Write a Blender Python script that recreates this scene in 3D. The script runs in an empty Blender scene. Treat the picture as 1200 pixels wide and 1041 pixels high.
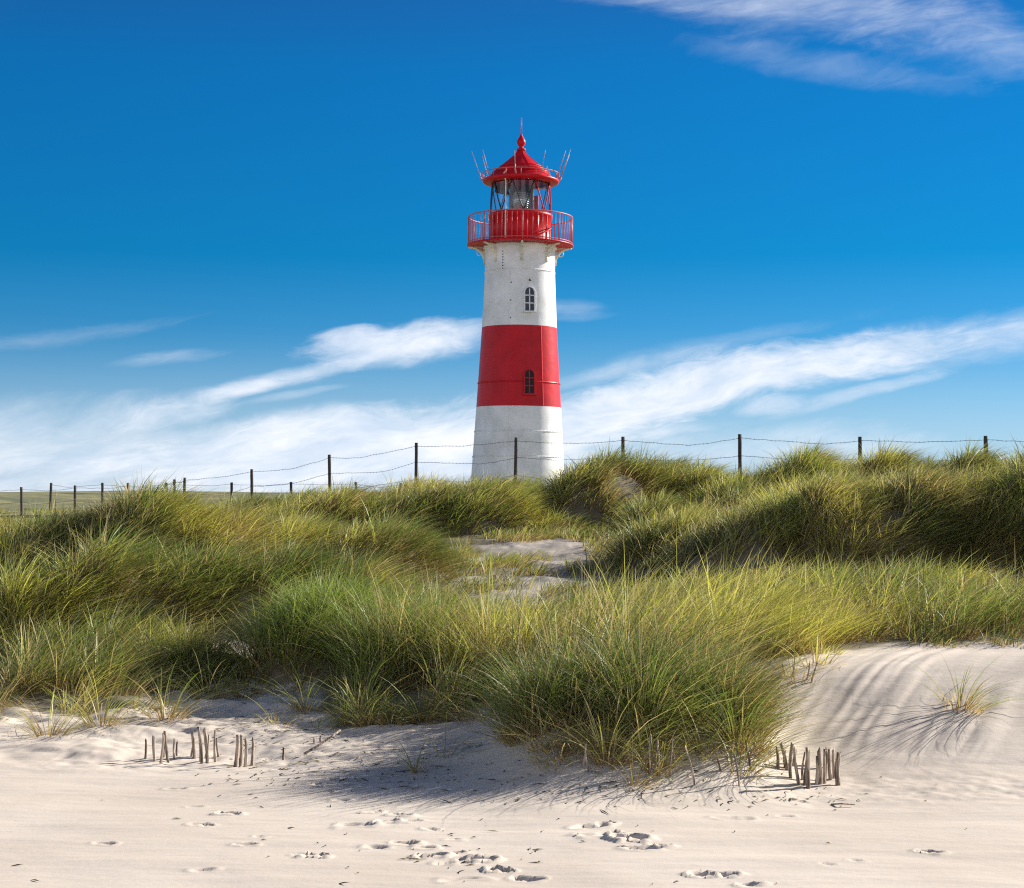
import bpy, bmesh, math, random
import numpy as np
from mathutils import Vector, Matrix

R = math.radians
random.seed(7)
rng = np.random.default_rng(11)
sc = bpy.context.scene
COL = sc.collection

# ------------------------------------------------------------------ camera
F = 2000.0; HX = 600.0; HY = 577.0; CH = 1.6          # focal length in photo pixels, horizon row, eye height
cd = bpy.data.cameras.new("camera"); cam = bpy.data.objects.new("camera", cd); COL.objects.link(cam)
cam.location = (0, 0, CH); cam.rotation_euler = (R(90), 0, 0)
cd.sensor_fit = 'HORIZONTAL'; cd.sensor_width = 36.0; cd.lens = 36.0 * F / 1200.0
cd.shift_y = (HY - 520.5) / 1200.0
cd.clip_start = 0.1; cd.clip_end = 9000
sc.camera = cam

# ------------------------------------------------------------------ light, sky, exposure
SUN_AZ = R(60); SUN_EL = R(24)
sd = bpy.data.lights.new("sun", 'SUN'); sd.energy = 5.0; sd.angle = R(0.5); sd.color = (1.0, 0.95, 0.86)
so = bpy.data.objects.new("sun", sd); COL.objects.link(so)
sdir = Vector((math.sin(SUN_AZ) * math.cos(SUN_EL), math.cos(SUN_AZ) * math.cos(SUN_EL), math.sin(SUN_EL)))
so.rotation_euler = sdir.to_track_quat('Z', 'Y').to_euler()
so.location = (20, 10, 20)
sc.view_settings.view_transform = 'Standard'; sc.view_settings.look = 'None'
sc.view_settings.gamma = 1.0; sc.view_settings.use_curve_mapping = False
sc.view_settings.exposure = 0.92
sc.cycles.max_bounces = 6; sc.cycles.diffuse_bounces = 3; sc.cycles.glossy_bounces = 2
sc.cycles.transmission_bounces = 4; sc.cycles.transparent_max_bounces = 8
sc.cycles.use_adaptive_sampling = False
sc.cycles.use_denoising = False; sc.cycles.denoiser = 'OPENIMAGEDENOISE'; sc.cycles.denoising_prefilter = 'ACCURATE'
sc.cycles.filter_width = 1.2


class NT:
    """tiny expression helper over a node tree"""
    def __init__(s, t): s.t = t
    def n(s, typ, **kw):
        nd = s.t.nodes.new(typ)
        for k, v in kw.items(): setattr(nd, k, v)
        return nd
    def link(s, a, b): s.t.links.new(a, b)
    def m(s, op, a, b=None, c=None, clamp=False):
        nd = s.n('ShaderNodeMath', operation=op, use_clamp=clamp)
        for i, v in enumerate((a, b, c)):
            if v is None: continue
            if hasattr(v, 'is_linked') or isinstance(v, bpy.types.NodeSocket): s.link(v, nd.inputs[i])
            else: nd.inputs[i].default_value = v
        return nd.outputs[0]
    def vec(s, x, y, z):
        nd = s.n('ShaderNodeCombineXYZ')
        for i, v in enumerate((x, y, z)):
            if isinstance(v, bpy.types.NodeSocket): s.link(v, nd.inputs[i])
            else: nd.inputs[i].default_value = v
        return nd.outputs[0]
    def noise(s, v, scale=1, detail=4, rough=.5, dist=0, dim='3D'):
        nd = s.n('ShaderNodeTexNoise', noise_dimensions=dim)
        if v is not None: s.link(v, nd.inputs['Vector'])
        nd.inputs['Scale'].default_value = scale; nd.inputs['Detail'].default_value = detail
        nd.inputs['Roughness'].default_value = rough; nd.inputs['Distortion'].default_value = dist
        return nd.outputs[0]
    def smooth(s, v, a, b, o0=0., o1=1.):
        nd = s.n('ShaderNodeMapRange', interpolation_type='SMOOTHSTEP')
        s.link(v, nd.inputs[0]) if isinstance(v, bpy.types.NodeSocket) else None
        for i, q in enumerate((a, b, o0, o1)): nd.inputs[i + 1].default_value = q
        return nd.outputs[0]
    def mix(s, f, a, b, blend='MIX'):
        nd = s.n('ShaderNodeMix', data_type='RGBA', blend_type=blend)
        for i, v in ((0, f), (6, a), (7, b)):
            if isinstance(v, bpy.types.NodeSocket): s.link(v, nd.inputs[i])
            elif i == 0: nd.inputs[0].default_value = v
            else: nd.inputs[i].default_value = (*v, 1)
        return nd.outputs[2]
    def ramp(s, v, stops):
        nd = s.n('ShaderNodeValToRGB'); s.link(v, nd.inputs[0])
        el = nd.color_ramp.elements
        el[0].position = stops[0][0]; el[0].color = (*stops[0][1], 1)
        el[1].position = stops[-1][0]; el[1].color = (*stops[-1][1], 1)
        for p, c in stops[1:-1]:
            e = el.new(p); e.color = (*c, 1)
        return nd.outputs[0]


def build_world():
    w = bpy.data.worlds.new("World"); sc.world = w; w.use_nodes = True
    t = w.node_tree; t.nodes.clear(); N = NT(t)
    out = N.n('ShaderNodeOutputWorld'); bg = N.n('ShaderNodeBackground')
    sky = N.n('ShaderNodeTexSky', sky_type='NISHITA'); sky.sun_disc = False
    sky.sun_elevation = SUN_EL; sky.sun_rotation = SUN_AZ
    sky.altitude = 0; sky.air_density = 1.0; sky.dust_density = 0.1; sky.ozone_density = 3.0
    tc = N.n('ShaderNodeTexCoord'); sp = N.n('ShaderNodeSeparateXYZ'); N.link(tc.outputs['Generated'], sp.inputs[0])
    x, y, z = sp.outputs
    ys = N.m('MAXIMUM', y, 0.15)
    # direction as (across, up), in units of the tangent of the view angle
    u = N.m('DIVIDE', x, ys); v = N.m('DIVIDE', z, ys)
    front = N.smooth(y, 0.80, 0.93)
    # clear-sky tint by height above the horizon (polarised, deep blue)
    tint = N.ramp(N.m('ABSOLUTE', z), SKYTINT)
    skyc = N.mix(1.0, sky.outputs[0], tint, 'MULTIPLY')
    # wind-drawn noise: streaks that rise towards the right
    ca, sa = math.cos(R(9)), math.sin(R(9))
    a = N.m('ADD', N.m('MULTIPLY', u, ca), N.m('MULTIPLY', v, sa))
    b = N.m('SUBTRACT', N.m('MULTIPLY', v, ca), N.m('MULTIPLY', u, sa))
    warp = N.m('MULTIPLY', N.m('SUBTRACT', N.noise(N.vec(N.m('MULTIPLY', a, 9), N.m('MULTIPLY', b, 22), 3.3), 1, 3, .5), .5), .035)
    b2 = N.m('ADD', b, warp)
    streak = N.noise(N.vec(N.m('MULTIPLY', a, 10), N.m('MULTIPLY', b2, 48), 0.7), 1, 9, .60, .3)
    fine = N.noise(N.vec(N.m('MULTIPLY', a, 45), N.m('MULTIPLY', b2, 170), 5.1), 1, 6, .65, .6)
    puff = N.noise(N.vec(N.m('MULTIPLY', a, 30), N.m('MULTIPLY', b2, 60), 8.1), 1, 8, .6, .3)
    nz = N.m('ADD', N.m('MULTIPLY', streak, .48), N.m('ADD', N.m('MULTIPLY', fine, .27), N.m('MULTIPLY', puff, .25)))
    nz = N.m('MULTIPLY', N.m('SUBTRACT', nz, .50), 3.9)
    total = None
    for (px, py, ea, eb, th, den, soft) in CLOUDS:
        cx = (px - HX) / F; cy = (HY - py) / F; A = ea / F; B = eb / F
        c, s_ = math.cos(R(th)), math.sin(R(th))
        # rotated-ellipse distance, centre folded in
        du = N.m('MULTIPLY_ADD', u, c / A, -(cx * c + cy * s_) / A)
        du = N.m('MULTIPLY_ADD', v, s_ / A, du)
        dv = N.m('MULTIPLY_ADD', u, -s_ / B, -(-cx * s_ + cy * c) / B)
        dv = N.m('MULTIPLY_ADD', v, c / B, dv)
        dv = N.m('MULTIPLY_ADD', warp, 0.5 / B, dv)
        r2 = N.m('MULTIPLY_ADD', dv, dv, N.m('MULTIPLY', du, du))
        f = N.m('SUBTRACT', 1.0, r2)
        f = N.m('MULTIPLY_ADD', nz, 1.0 if soft < 2 else 1.7, f)
        g = N.m('MULTIPLY', N.smooth(f, -soft * .35, soft), den)
        total = g if total is None else N.m('SUBTRACT', N.m('ADD', total, g), N.m('MULTIPLY', total, g))
    cloud_f = N.m('MULTIPLY', total, front)
    # everywhere else: unseen low cloud, added and brightened as fill light
    other = N.noise(N.vec(N.m('MULTIPLY', x, 2), N.m('MULTIPLY', y, 2), N.m('MULTIPLY', z, 5)), 1.3, 7, .6, .5)
    other = N.m('MULTIPLY', N.smooth(other, .36, .58), N.m('SUBTRACT', 1.0, front))
    other = N.m('MULTIPLY', other, N.smooth(z, .50, .06))
    cl = N.m('ADD', cloud_f, N.m('MULTIPLY', other, .8), clamp=True)
    # low veil near the horizon
    veil = N.smooth(N.m('ABSOLUTE', z), 0.0, 0.10, 0.48, 0.0)
    shade = N.smooth(N.noise(N.vec(N.m('MULTIPLY', a, 18), N.m('MULTIPLY', b2, 60), 12.), 1, 6, .6), .3, .7)
    ccol = N.mix(shade, CLOUD_LO, CLOUD_HI)
    c1 = N.mix(veil, skyc, VEIL)
    c2 = N.mix(cl, c1, N.mix(N.smooth(y, .6, -.1), ccol, CLOUD_FILL))
    N.link(c2, bg.inputs[0]); bg.inputs[1].default_value = SKY_STRENGTH
    N.link(bg.outputs[0], out.inputs[0])


SKY_STRENGTH = 0.12
SKYTINT = [(0.0, (.19, .32, .50)), (.03, (.15, .305, .50)), (.088, (.065, .255, .45)), (.136, (.010, .225, .40)), (.24, (.013, .235, .425)), (.277, (.026, .205, .39)), (.55, (.20, .22, .28)), (1.0, (.26, .25, .28))]
CLOUD_LO = (3.1, 3.6, 4.3); CLOUD_HI = (4.5, 4.6, 4.9); CLOUD_FILL = (9.6, 9.5, 9.7); VEIL = (2.9, 3.55, 4.6)
CLOUDS = [  # across, up (photo units), half length, half height, slope, density, softness
    (430, 528, 320, 52, 8, .97, 1.15), (230, 566, 330, 46, 2, .8, 1.9), (20, 525, 230, 52, 4, .75, 1.9), (300, 502, 200, 16, 9, .6, 1.6),
    (860, 446, 290, 30, 10, .97, 1.15), (760, 476, 190, 20, 10, .92, 1.15), (1150, 398, 240, 28, 8, .75, 1.8), (700, 440, 130, 9, 12, .4, 1.8),
    (465, 406, 120, 23, 6, .94, 1.25), (420, 400, 60, 14, 3, .8, 1.3), (350, 442, 120, 11, 14, .75, 1.4), (290, 458, 90, 8, 8, .5, 1.8), (350, 464, 60, 5, 10, .4, 1.8),
    (940, 4, 230, 38, -8, .50, 3.0), (985, 78, 150, 16, -9, .22, 3.0), (1160, 50, 160, 34, -6, .38, 3.2), (740, -4, 160, 12, -5, .30, 3.0),
    (664, 361, 40, 8, 2, .34, 2.6), (195, 423, 60, 8, 4, .32, 2.8), (200, 486, 70, 13, 5, .6, 2.0), (680, 372, 40, 5, 6, .2, 2.8),
    (905, 476, 46, 11, 6, .75, 1.5), (1010, 462, 110, 9, 14, .65, 1.6), (800, 525, 240, 22, 2, .5, 2.4), (960, 535, 160, 16, 2, .4, 2.4),
    (820, 410, 150, 10, 11, .2, 2.6), (600, 535, 140, 30, 3, .6, 2.0), (60, 395, 130, 10, 8, .25, 2.8), (740, 505, 130, 10, 3, .4, 2.2),
]
build_world()

# ------------------------------------------------------------------ helpers
def P(px, py, d):
    """the point seen in photo pixel (px, py) at distance d in front of the camera"""
    return Vector(((px - HX) / F * d, d, CH + (HY - py) / F * d))

def vnoise(x, y, seed=0):
    xi = np.floor(x).astype(np.int64); yi = np.floor(y).astype(np.int64)
    fx = x - xi; fy = y - yi
    fx = fx * fx * fx * (fx * (fx * 6 - 15) + 10); fy = fy * fy * fy * (fy * (fy * 6 - 15) + 10)
    def h(a, b):
        n = (a * 374761393 + b * 668265263 + seed * 1442695041) & 0xffffffff
        n = ((n ^ (n >> 13)) * 1274126177) & 0xffffffff
        return ((n ^ (n >> 16)) & 0xffffff) / float(0xffffff)
    a = h(xi, yi); b = h(xi + 1, yi); c = h(xi, yi + 1); d = h(xi + 1, yi + 1)
    return a + (b - a) * fx + (c - a) * fy + (a - b - c + d) * fx * fy

def fbm(x, y, seed=0, oct=4, gain=.5):
    s = 0; amp = 1; tot = 0
    for i in range(oct):
        s = s + amp * vnoise(x * 2 ** i + 17.3 * i, y * 2 ** i - 9.1 * i, seed + i); tot += amp; amp *= gain
    return s / tot

COLS = np.array([-400, 150, 250, 350, 450, 550, 650, 750, 850, 950, 1050, 1600.])
GT = [  # distance, ground height at each column
    (0.5,  [0] * 12), (7.5,  [0] * 12),
    (8.6,  [0, 0, 0, 0, 0, .0, .02, .02, .01, .0, .0, .0]),
    (9.1,  [0, 0, 0, 0, 0, .03, .12, .11, .10, .02, .02, .0]),
    (9.6,  [0, 0, 0, 0, .01, .06, .23, .24, .22, .07, .08, .05]),
    (10.2, [.02, .02, 0, 0, .01, .06, .29, .30, .30, .24, .26, .24]),
    (11,   [.05, .03, .02, .02, .03, .08, .32, .38, .42, .47, .50, .50]),
    (12,   [.12, .1, .06, .05, .09, .16, .36, .42, .45, .50, .53, .53]),
    (13,   [.2, .18, .12, .12, .22, .32, .42, .45, .47, .52, .54, .55]),
    (14.5, [.35, .33, .30, .25, .32, .40, .42, .46, .50, .52, .56, .6]),
    (16.5, [.6, .6, .52, .42, .45, .47, .50, .52, .54, .58, .64, .7]),
    (18.5, [.85, .85, .8, .6, .65, .68, .68, .70, .82, 1.0, 1.12, 1.12]),
    (20.5, [.8, .8, .76, .72, .78, .86, .90, .88, .93, 1.02, 1.15, 1.2]),
    (23,   [.84, .84, .85, .9, .97, 1.04, 1.06, 1.08, 1.08, 1.15, 1.25, 1.3]),
    (26,   [.95, .95, 1.0, 1.05, 1.10, 1.15, 1.20, 1.24, 1.24, 1.35, 1.4, 1.4]),
    (29,   [.96, .96, 1.04, 1.14, 1.22, 1.27, 1.30, 1.55, 1.47, 1.6, 1.6, 1.6]),
    (32,   [.98, .98, 1.04, 1.15, 1.24, 1.34, 1.34, 1.66, 1.6, 1.7, 1.68, 1.65]),
    (35,   [.95, .95, 1.0, 1.08, 1.15, 1.25, 1.25, 1.4, 1.4, 1.45, 1.45, 1.45]),
    (40,   [.9, .9, 1.0, 1.05, 1.05, 1.1, 1.1, 1.2, 1.2, 1.25, 1.25, 1.25]),
    (60,   [.9] * 12), (200, [.8] * 12), (9000, [.6] * 12)]
VT = [  # distance, grass height
    (0.5,  [0] * 12), (9.0, [0] * 12),
    (9.5, [0, 0, 0, 0, 0, 0, .0, .0, .0, 0, 0, 0]),
    (9.85,  [0, 0, 0, 0, 0, 0, .30, .44, .30, 0, 0, 0]),
    (10.4, [0, 0, 0, 0, 0, 0, .42, .58, .46, 0, 0, 0]),
    (11,   [0, 0, 0, 0, 0, 0, .40, .56, .52, .0, 0, 0]),
    (11.6, [.1, .08, 0, 0, .30, .10, .45, .62, .62, .10, .0, .15]),
    (12,   [.3, .22, .0, .0, .62, .60, .60, .60, .60, .35, .15, .35]),
    (13,   [.5, .42, .06, .10, .58, .56, .46, .46, .45, .46, .45, .45]),
    (14.5, [.5, .48, .12, .30, .46, .36, .30, .36, .40, .45, .45, .45]),
    (16.5, [.42, .42, .38, .32, .35, .10, .12, .3, .3, .34, .35, .4]),
    (18.5, [.5, .5, .5, .42, .22, .0, .08, .26, .45, .56, .56, .5]),
    (20.5, [.4, .4, .4, .42, .30, .0, .0, .16, .4, .5, .5, .4]),
    (23,   [.4, .4, .42, .42, .40, .22, .08, .08, .3, .5, .5, .5]),
    (26,   [.4, .45, .5, .45, .45, .5, .5, .12, .4, .5, .5, .5]),
    (29,   [.36, .36, .40, .42, .45, .46, .48, .62, .58, .6, .5, .5]),
    (32,   [.34, .34, .36, .40, .42, .44, .42, .55, .5, .5, .5, .5]),
    (35,   [.32] * 12), (44, [.3] * 12), (60, [.4] * 12), (9000, [.4] * 12)]

def table(T, x, y):
    D = np.array([r[0] for r in T]); Z = np.array([r[1] for r in T], float)
    yy = np.clip(y, .5, 8999.)
    px = np.clip(HX + F * x / np.maximum(yy, 3.), -399, 1599)
    i = np.clip(np.searchsorted(D, yy, 'right') - 1, 0, len(D) - 2); fi = (yy - D[i]) / (D[i + 1] - D[i])
    j = np.clip(np.searchsorted(COLS, px, 'right') - 1, 0, len(COLS) - 2); fj = (px - COLS[j]) / (COLS[j + 1] - COLS[j])
    def cr(a, b, c, d, t):
        return b + .5 * t * (c - a + t * (2 * a - 5 * b + 4 * c - d + t * (3 * (b - c) + d - a))) * 1.0
    def hs(b, c, t, a, d):
        return cr(a, b, c, d, t)
    def row(k):
        k = np.clip(k, 0, len(D) - 1)
        g = lambda q: Z[k, np.clip(q, 0, len(COLS) - 1)]
        return cr(g(j - 1), g(j), g(j + 1), g(j + 2), fj)
    r = cr(row(i - 1), row(i), row(i + 1), row(i + 2), fi)
    lo = np.minimum(row(i), row(i + 1)); hi = np.maximum(row(i), row(i + 1))
    return np.clip(r, lo - .03, hi + .03)

MOUNDS = [  # px, distance, half width, half depth, height of each hummock
    (255, 18.6, 1.15, .9, .36), (425, 19.2, .95, .8, .32), (90, 18.0, 1.1, .9, .20), (-60, 20, 1.4, 1.0, .2), (345, 21.5, .8, .7, .22), (200, 22.5, .9, .8, .18),
    (320, 28.0, .9, .9, .16), (400, 29.0, .8, .8, .20), (500, 29.5, 1.0, .9, .25), (595, 29.2, .9, .8, .32), (250, 27.0, .8, .9, .12), (120, 27.5, 1.2, 1.0, .14), (-20, 28, 1.4, 1.1, .14),
    (705, 27.0, 1.05, .9, .60), (800, 28.0, .9, .8, .40), (890, 26.8, 1.3, .9, .30), (990, 27.4, 1.1, .8, .27), (1090, 27.5, 1.2, .9, .34), (1210, 27, 1.3, 1.0, .34), (1340, 27.6, 1.3, 1.0, .34),
    (650, 25.6, .6, .6, .14), (770, 24.6, .5, .5, .16), (560, 25.4, .9, .7, .26), (455, 25.0, .9, .7, .24), (360, 24.8, .8, .7, .2),
    (900, 18.6, 1.05, .8, .34), (1030, 18.2, .9, .8, .32), (1160, 18.8, 1.1, .9, .36), (1290, 18.2, 1.0, .8, .3), (800, 20.6, .8, .7, .24), (960, 21.5, .9, .7, .25), (1090, 22.5, 1.0, .8, .25),
    (865, 23.4, .8, .7, .24), (1000, 24.0, .8, .7, .24), (770, 18.6, .6, .6, .14),
    (300, 15.6, .6, .5, .16), (170, 15.2, .7, .5, .18), (400, 16.2, .7, .5, .16), (60, 14.8, .7, .5, .16), (700, 16.4, .7, .5, .12), (850, 15.8, .8, .5, .14), (960, 15.8, .6, .5, .12), (1090, 15.6, .8, .5, .14),
    (378, 13.5, .58, .5, .16), (740, 14.6, .7, .5, .12), (500, 14.6, .6, .5, .10), (1010, 14.2, .6, .5, .10), (230, 13.6, .5, .4, .10), (120, 13.2, .5, .4, .10), (620, 13.6, .5, .4, .08), (860, 13.4, .6, .4, .08)]
PRINTS = []   # (x, y, heading, length, depth)
def mound_parts(x, y):
    for (mpx, md, mrx, mry, mA) in MOUNDS:
        dx = (x - (mpx - HX) / F * md) / mrx; dy = y - md - dx * mrx * .25
        dy = np.where(dy < 0, dy / (mry * 1.1), dy / (mry * 1.9))
        yield mA + (.20 if mA > .15 else 0.), np.clip(1 - (dx * dx + dy * dy) ** 1.25, 0, 1)

def base_ground(x, y):
    z = table(GT, x, y)
    far = np.clip((y - 11) / 8, 0, 1) * np.clip((90 - y) / 40, 0, 1)
    z = z - .17 * np.clip((y - 15.5) / 2, 0, 1) * np.clip((60 - y) / 20, 0, 1)
    for mA, w in mound_parts(x, y): z = z + mA * w
    z = z + np.clip((y - 15) / 3, 0, 1) * np.clip((34 - y) / 3, 0, 1) * .07 * (fbm(x * 3.2, y * 3.6, 13, 3, .6) - .5)
    z = z + np.clip((y - 60) / 30, 0, 1) * np.clip((700 - y) / 300, 0, 1) * 2.2 * (fbm(x * .045, y * .022, 15, 3) - .34)      # low dunes inland
    z = z + far * .22 * (fbm(x * .8, y * .7, 3, 3) - .5)
    # sand hummocks at the foot of the dune on the left, soft swells on the beach
    px = HX + F * x / np.maximum(y, 3.)
    hum = np.clip((y - 10.6) / 1.2, 0, 1) * np.clip((16 - y) / 3, 0, 1) * np.clip((520 - px) / 120, 0, 1)
    z = z + hum * .13 * (fbm(x * 2.3, y * 3.2, 9, 4, .55) - .5)
    z = z + .035 * (fbm(x * .7, y * .9, 21, 3) - .5) * np.clip(y / 4, 0, 1) * np.clip((30 - y) / 15, 0, 1)
    return z

def ground(x, y):
    x = np.asarray(x, float); y = np.asarray(y, float)
    z = base_ground(x, y)
    near = np.clip((y - 5) / 1, 0, 1) * np.clip((15 - y) / 2, 0, 1)
    px = HX + F * x / np.maximum(y, 3.)
    # low wind-packed ledges on the beach
    l = fbm(x * 1.1 + y * .35, y * 4.2, 31, 4)
    z = z + near * .010 * (l - .5) * 2
    # ridges down the bare right slope, shaped to give its streaks of sun and shadow
    m = np.clip((px - 880) / 30, 0, 1) * np.clip((y - 9.5) / .4, 0, 1) * np.clip((12.2 - y) / .5, 0, 1)
    t = (y * .55 - x) * 7.0
    z = z + m * .022 * (np.abs(fbm(t, (x + y) * .35, 44, 3, .6) - .5) * 2 - .4)
    # rough trampled sand left of the clumps and at their feet
    m2 = np.clip((y - 9.6) / .5, 0, 1) * np.clip((13.5 - y) / 1, 0, 1) * np.clip((620 - px) / 60, 0, 1)
    z = z + m2 * (.035 * (fbm(x * 7, y * 9, 51, 3, .55) - .5) + .09 * (fbm(x * 1.9, y * 2.6, 52, 2) - .5))
    m3 = np.exp(-((y - 9.1) / .35) ** 2) * np.clip((px - 560) / 60, 0, 1)
    z = z + m3 * .02 * (fbm(x * 9, y * 10, 61, 3, .55) - .5)
    for (cx, cy, hd, L, dep) in PRINTS:
        c, s = math.cos(hd), math.sin(hd)
        sel = (np.abs(x - cx) < L * 1.3) & (np.abs(y - cy) < L * 1.3)
        if not np.any(sel): continue
        X = x[sel] - cx; Y = y[sel] - cy
        X = X + .05 * (fbm(X * 14 + cx * 5, Y * 14 + cy * 3, 72, 2) - .5); Y = Y + .05 * (fbm(X * 15 - cx * 5, Y * 15 + cy * 3, 73, 2) - .5)
        a = (X * c + Y * s) / (L * .5); b = (-X * s + Y * c) / (L * .26)
        wob = 1 + .7 * (fbm(X * 16 + cx * 9, Y * 16 + cy * 7, 71, 2) - .5)
        b = b * (1 + .25 * np.cos(a * 2.6)) * wob                     # narrower at the arch
        r = np.sqrt(a * a * wob + b * b)
        pit = -dep * (1 - np.clip((r - .55) / .45, 0, 1)) * (.75 + .35 * np.abs(a))
        rim = dep * .38 * np.exp(-((r - 1.22) / .2) ** 2)
        z[sel] = z[sel] + pit + rim
    return z

def g1(x, y): return float(ground(np.array([x]), np.array([y]))[0])

def hit(px, py, d0=4., d1=60.):
    """where the line of sight through (px, py) meets the ground"""
    d = np.arange(d0, d1, .02); x = (px - HX) / F * d
    z = CH + (HY - py) / F * d
    g = base_ground(x, d)
    k = np.nonzero(z <= g)[0]
    k = k[0] if len(k) else len(d) - 1
    return float(x[k]), float(d[k])

for (px, py, hd, L, dep) in [
        # trail from the left centre down to the right
        (437, 952, 8, .13, .035), (454, 964, 15, .14, .045), (470, 955, -10, .16, .05), (485, 963, 20, .13, .04), (420, 967, 0, .20, .022),
        (400, 938, 0, .12, .02), (505, 972, 0, .09, .02), (474, 990, 3, .14, .035), (440, 993, 0, .2, .02), (498, 995, 0, .13, .035),
        (505, 1005, 10, .17, .045), (520, 1012, 4, .15, .03), (530, 985, 0, .10, .025), (533, 1000, 20, .11, .03), (548, 1008, 5, .12, .03),
        (568, 1009, -4, .17, .045), (585, 1020, 4, .15, .04), (597, 1021, -8, .08, .03), (618, 1030, 0, .16, .03), (540, 1030, 10, .2, .015),
        (690, 969, 3, .24, .020), (711, 966, 0, .11, .04), (706, 980, 2, .22, .022), (722, 976, 0, .1, .035), (738, 984, -6, .17, .045), (752, 994, 2, .22, .02), (773, 991, -4, .13, .045),
        (828, 1026, 2, .20, .035), (850, 1026, -3, .15, .04), (878, 1036, 0, .15, .035), (860, 961, 0, .2, .012), (920, 957, 0, .15, .012),
        (268, 955, 10, .13, .035), (235, 968, 0, .15, .035), (290, 990, 8, .12, .025), (305, 981, -5, .1, .03), (368, 1005, 0, .13, .04), (352, 1002, 0, .1, .02),
        (205, 925, 0, .2, .015), (228, 945, 0, .1, .015), (370, 920, 0, .11, .03), (360, 910, 0, .10, .03), (390, 914, 0, .12, .035), (374, 924, 0, .10, .03), (412, 920, 0, .15, .02),
        (240, 1020, 0, .14, .02), (120, 990, 0, .14, .02), (1090, 1000, -5, .14, .02), (1000, 1010, 0, .1, .015), (966, 1014, 0, .1, .012),
        (330, 905, 20, .12, .03), (500, 878, 10, .12, .03), (555, 873, 0, .12, .03), (570, 868, -20, .12, .03), (545, 880, 0, .1, .025), (430, 905, 0, .13, .02), (455, 912, 0, .14, .02)]:
    x, y = hit(px, py); PRINTS.append((x, y, R(hd + random.uniform(-14, 14)), L * random.uniform(.6, .95), dep * random.uniform(.6, 1.05)))

def tag(o, label=None, cat=None, group=None, kind=None):
    if label: o['label'] = label
    if cat: o['category'] = cat
    if group: o['group'] = group
    if kind: o['kind'] = kind
    return o

def empty(name, loc, label, cat, group=None):
    o = bpy.data.objects.new(name, None); COL.objects.link(o); o.location = loc; o.empty_display_size = .2
    return tag(o, label, cat, group)

def obj(name, bm, mat, parent=None, smooth=True):
    me = bpy.data.meshes.new(name); bm.normal_update(); bm.to_mesh(me); bm.free()
    mats = mat if isinstance(mat, (list, tuple)) else [mat]
    for m in mats: me.materials.append(m)
    if smooth:
        for p in me.polygons: p.use_smooth = True
    o = bpy.data.objects.new(name, me); COL.objects.link(o)
    if parent: o.parent = parent
    return o

def npmesh(name, V, Fq, Ft, mat, attr=None, parent=None, smooth=False):
    """mesh from numpy arrays: vertices, quads, triangles, per-vertex colour"""
    me = bpy.data.meshes.new(name)
    nv = len(V); nq = len(Fq); nt = len(Ft)
    me.vertices.add(nv); me.vertices.foreach_set('co', V.astype(np.float32).ravel())
    loops = np.concatenate([Fq.ravel(), Ft.ravel()]).astype(np.int32)
    me.loops.add(len(loops)); me.loops.foreach_set('vertex_index', loops)
    starts = np.concatenate([np.arange(nq) * 4, nq * 4 + np.arange(nt) * 3]).astype(np.int32)
    me.polygons.add(nq + nt); me.polygons.foreach_set('loop_start', starts)
    if smooth: me.polygons.foreach_set('use_smooth', np.ones(nq + nt, bool))
    me.update(calc_edges=True)
    if attr is not None:
        a = me.attributes.new('col', 'FLOAT_COLOR', 'POINT')
        a.data.foreach_set('color', np.concatenate([attr, np.ones((nv, 1))], 1).astype(np.float32).ravel())
    me.materials.append(mat)
    o = bpy.data.objects.new(name, me); COL.objects.link(o)
    if parent: o.parent = parent
    return o

# ------------------------------------------------------------------ materials
def newmat(name):
    m = bpy.data.materials.new(name); m.use_nodes = True
    t = m.node_tree; t.nodes.clear(); N = NT(t)
    out = N.n('ShaderNodeOutputMaterial'); p = N.n('ShaderNodeBsdfPrincipled')
    N.link(p.outputs[0], out.inputs[0])
    return m, N, p, out

def bump(N, p, h, strength=.5, dist=.01):
    b = N.n('ShaderNodeBump'); b.inputs['Strength'].default_value = strength; b.inputs['Distance'].default_value = dist
    N.link(h, b.inputs['Height']); N.link(b.outputs[0], p.inputs['Normal'])

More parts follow.
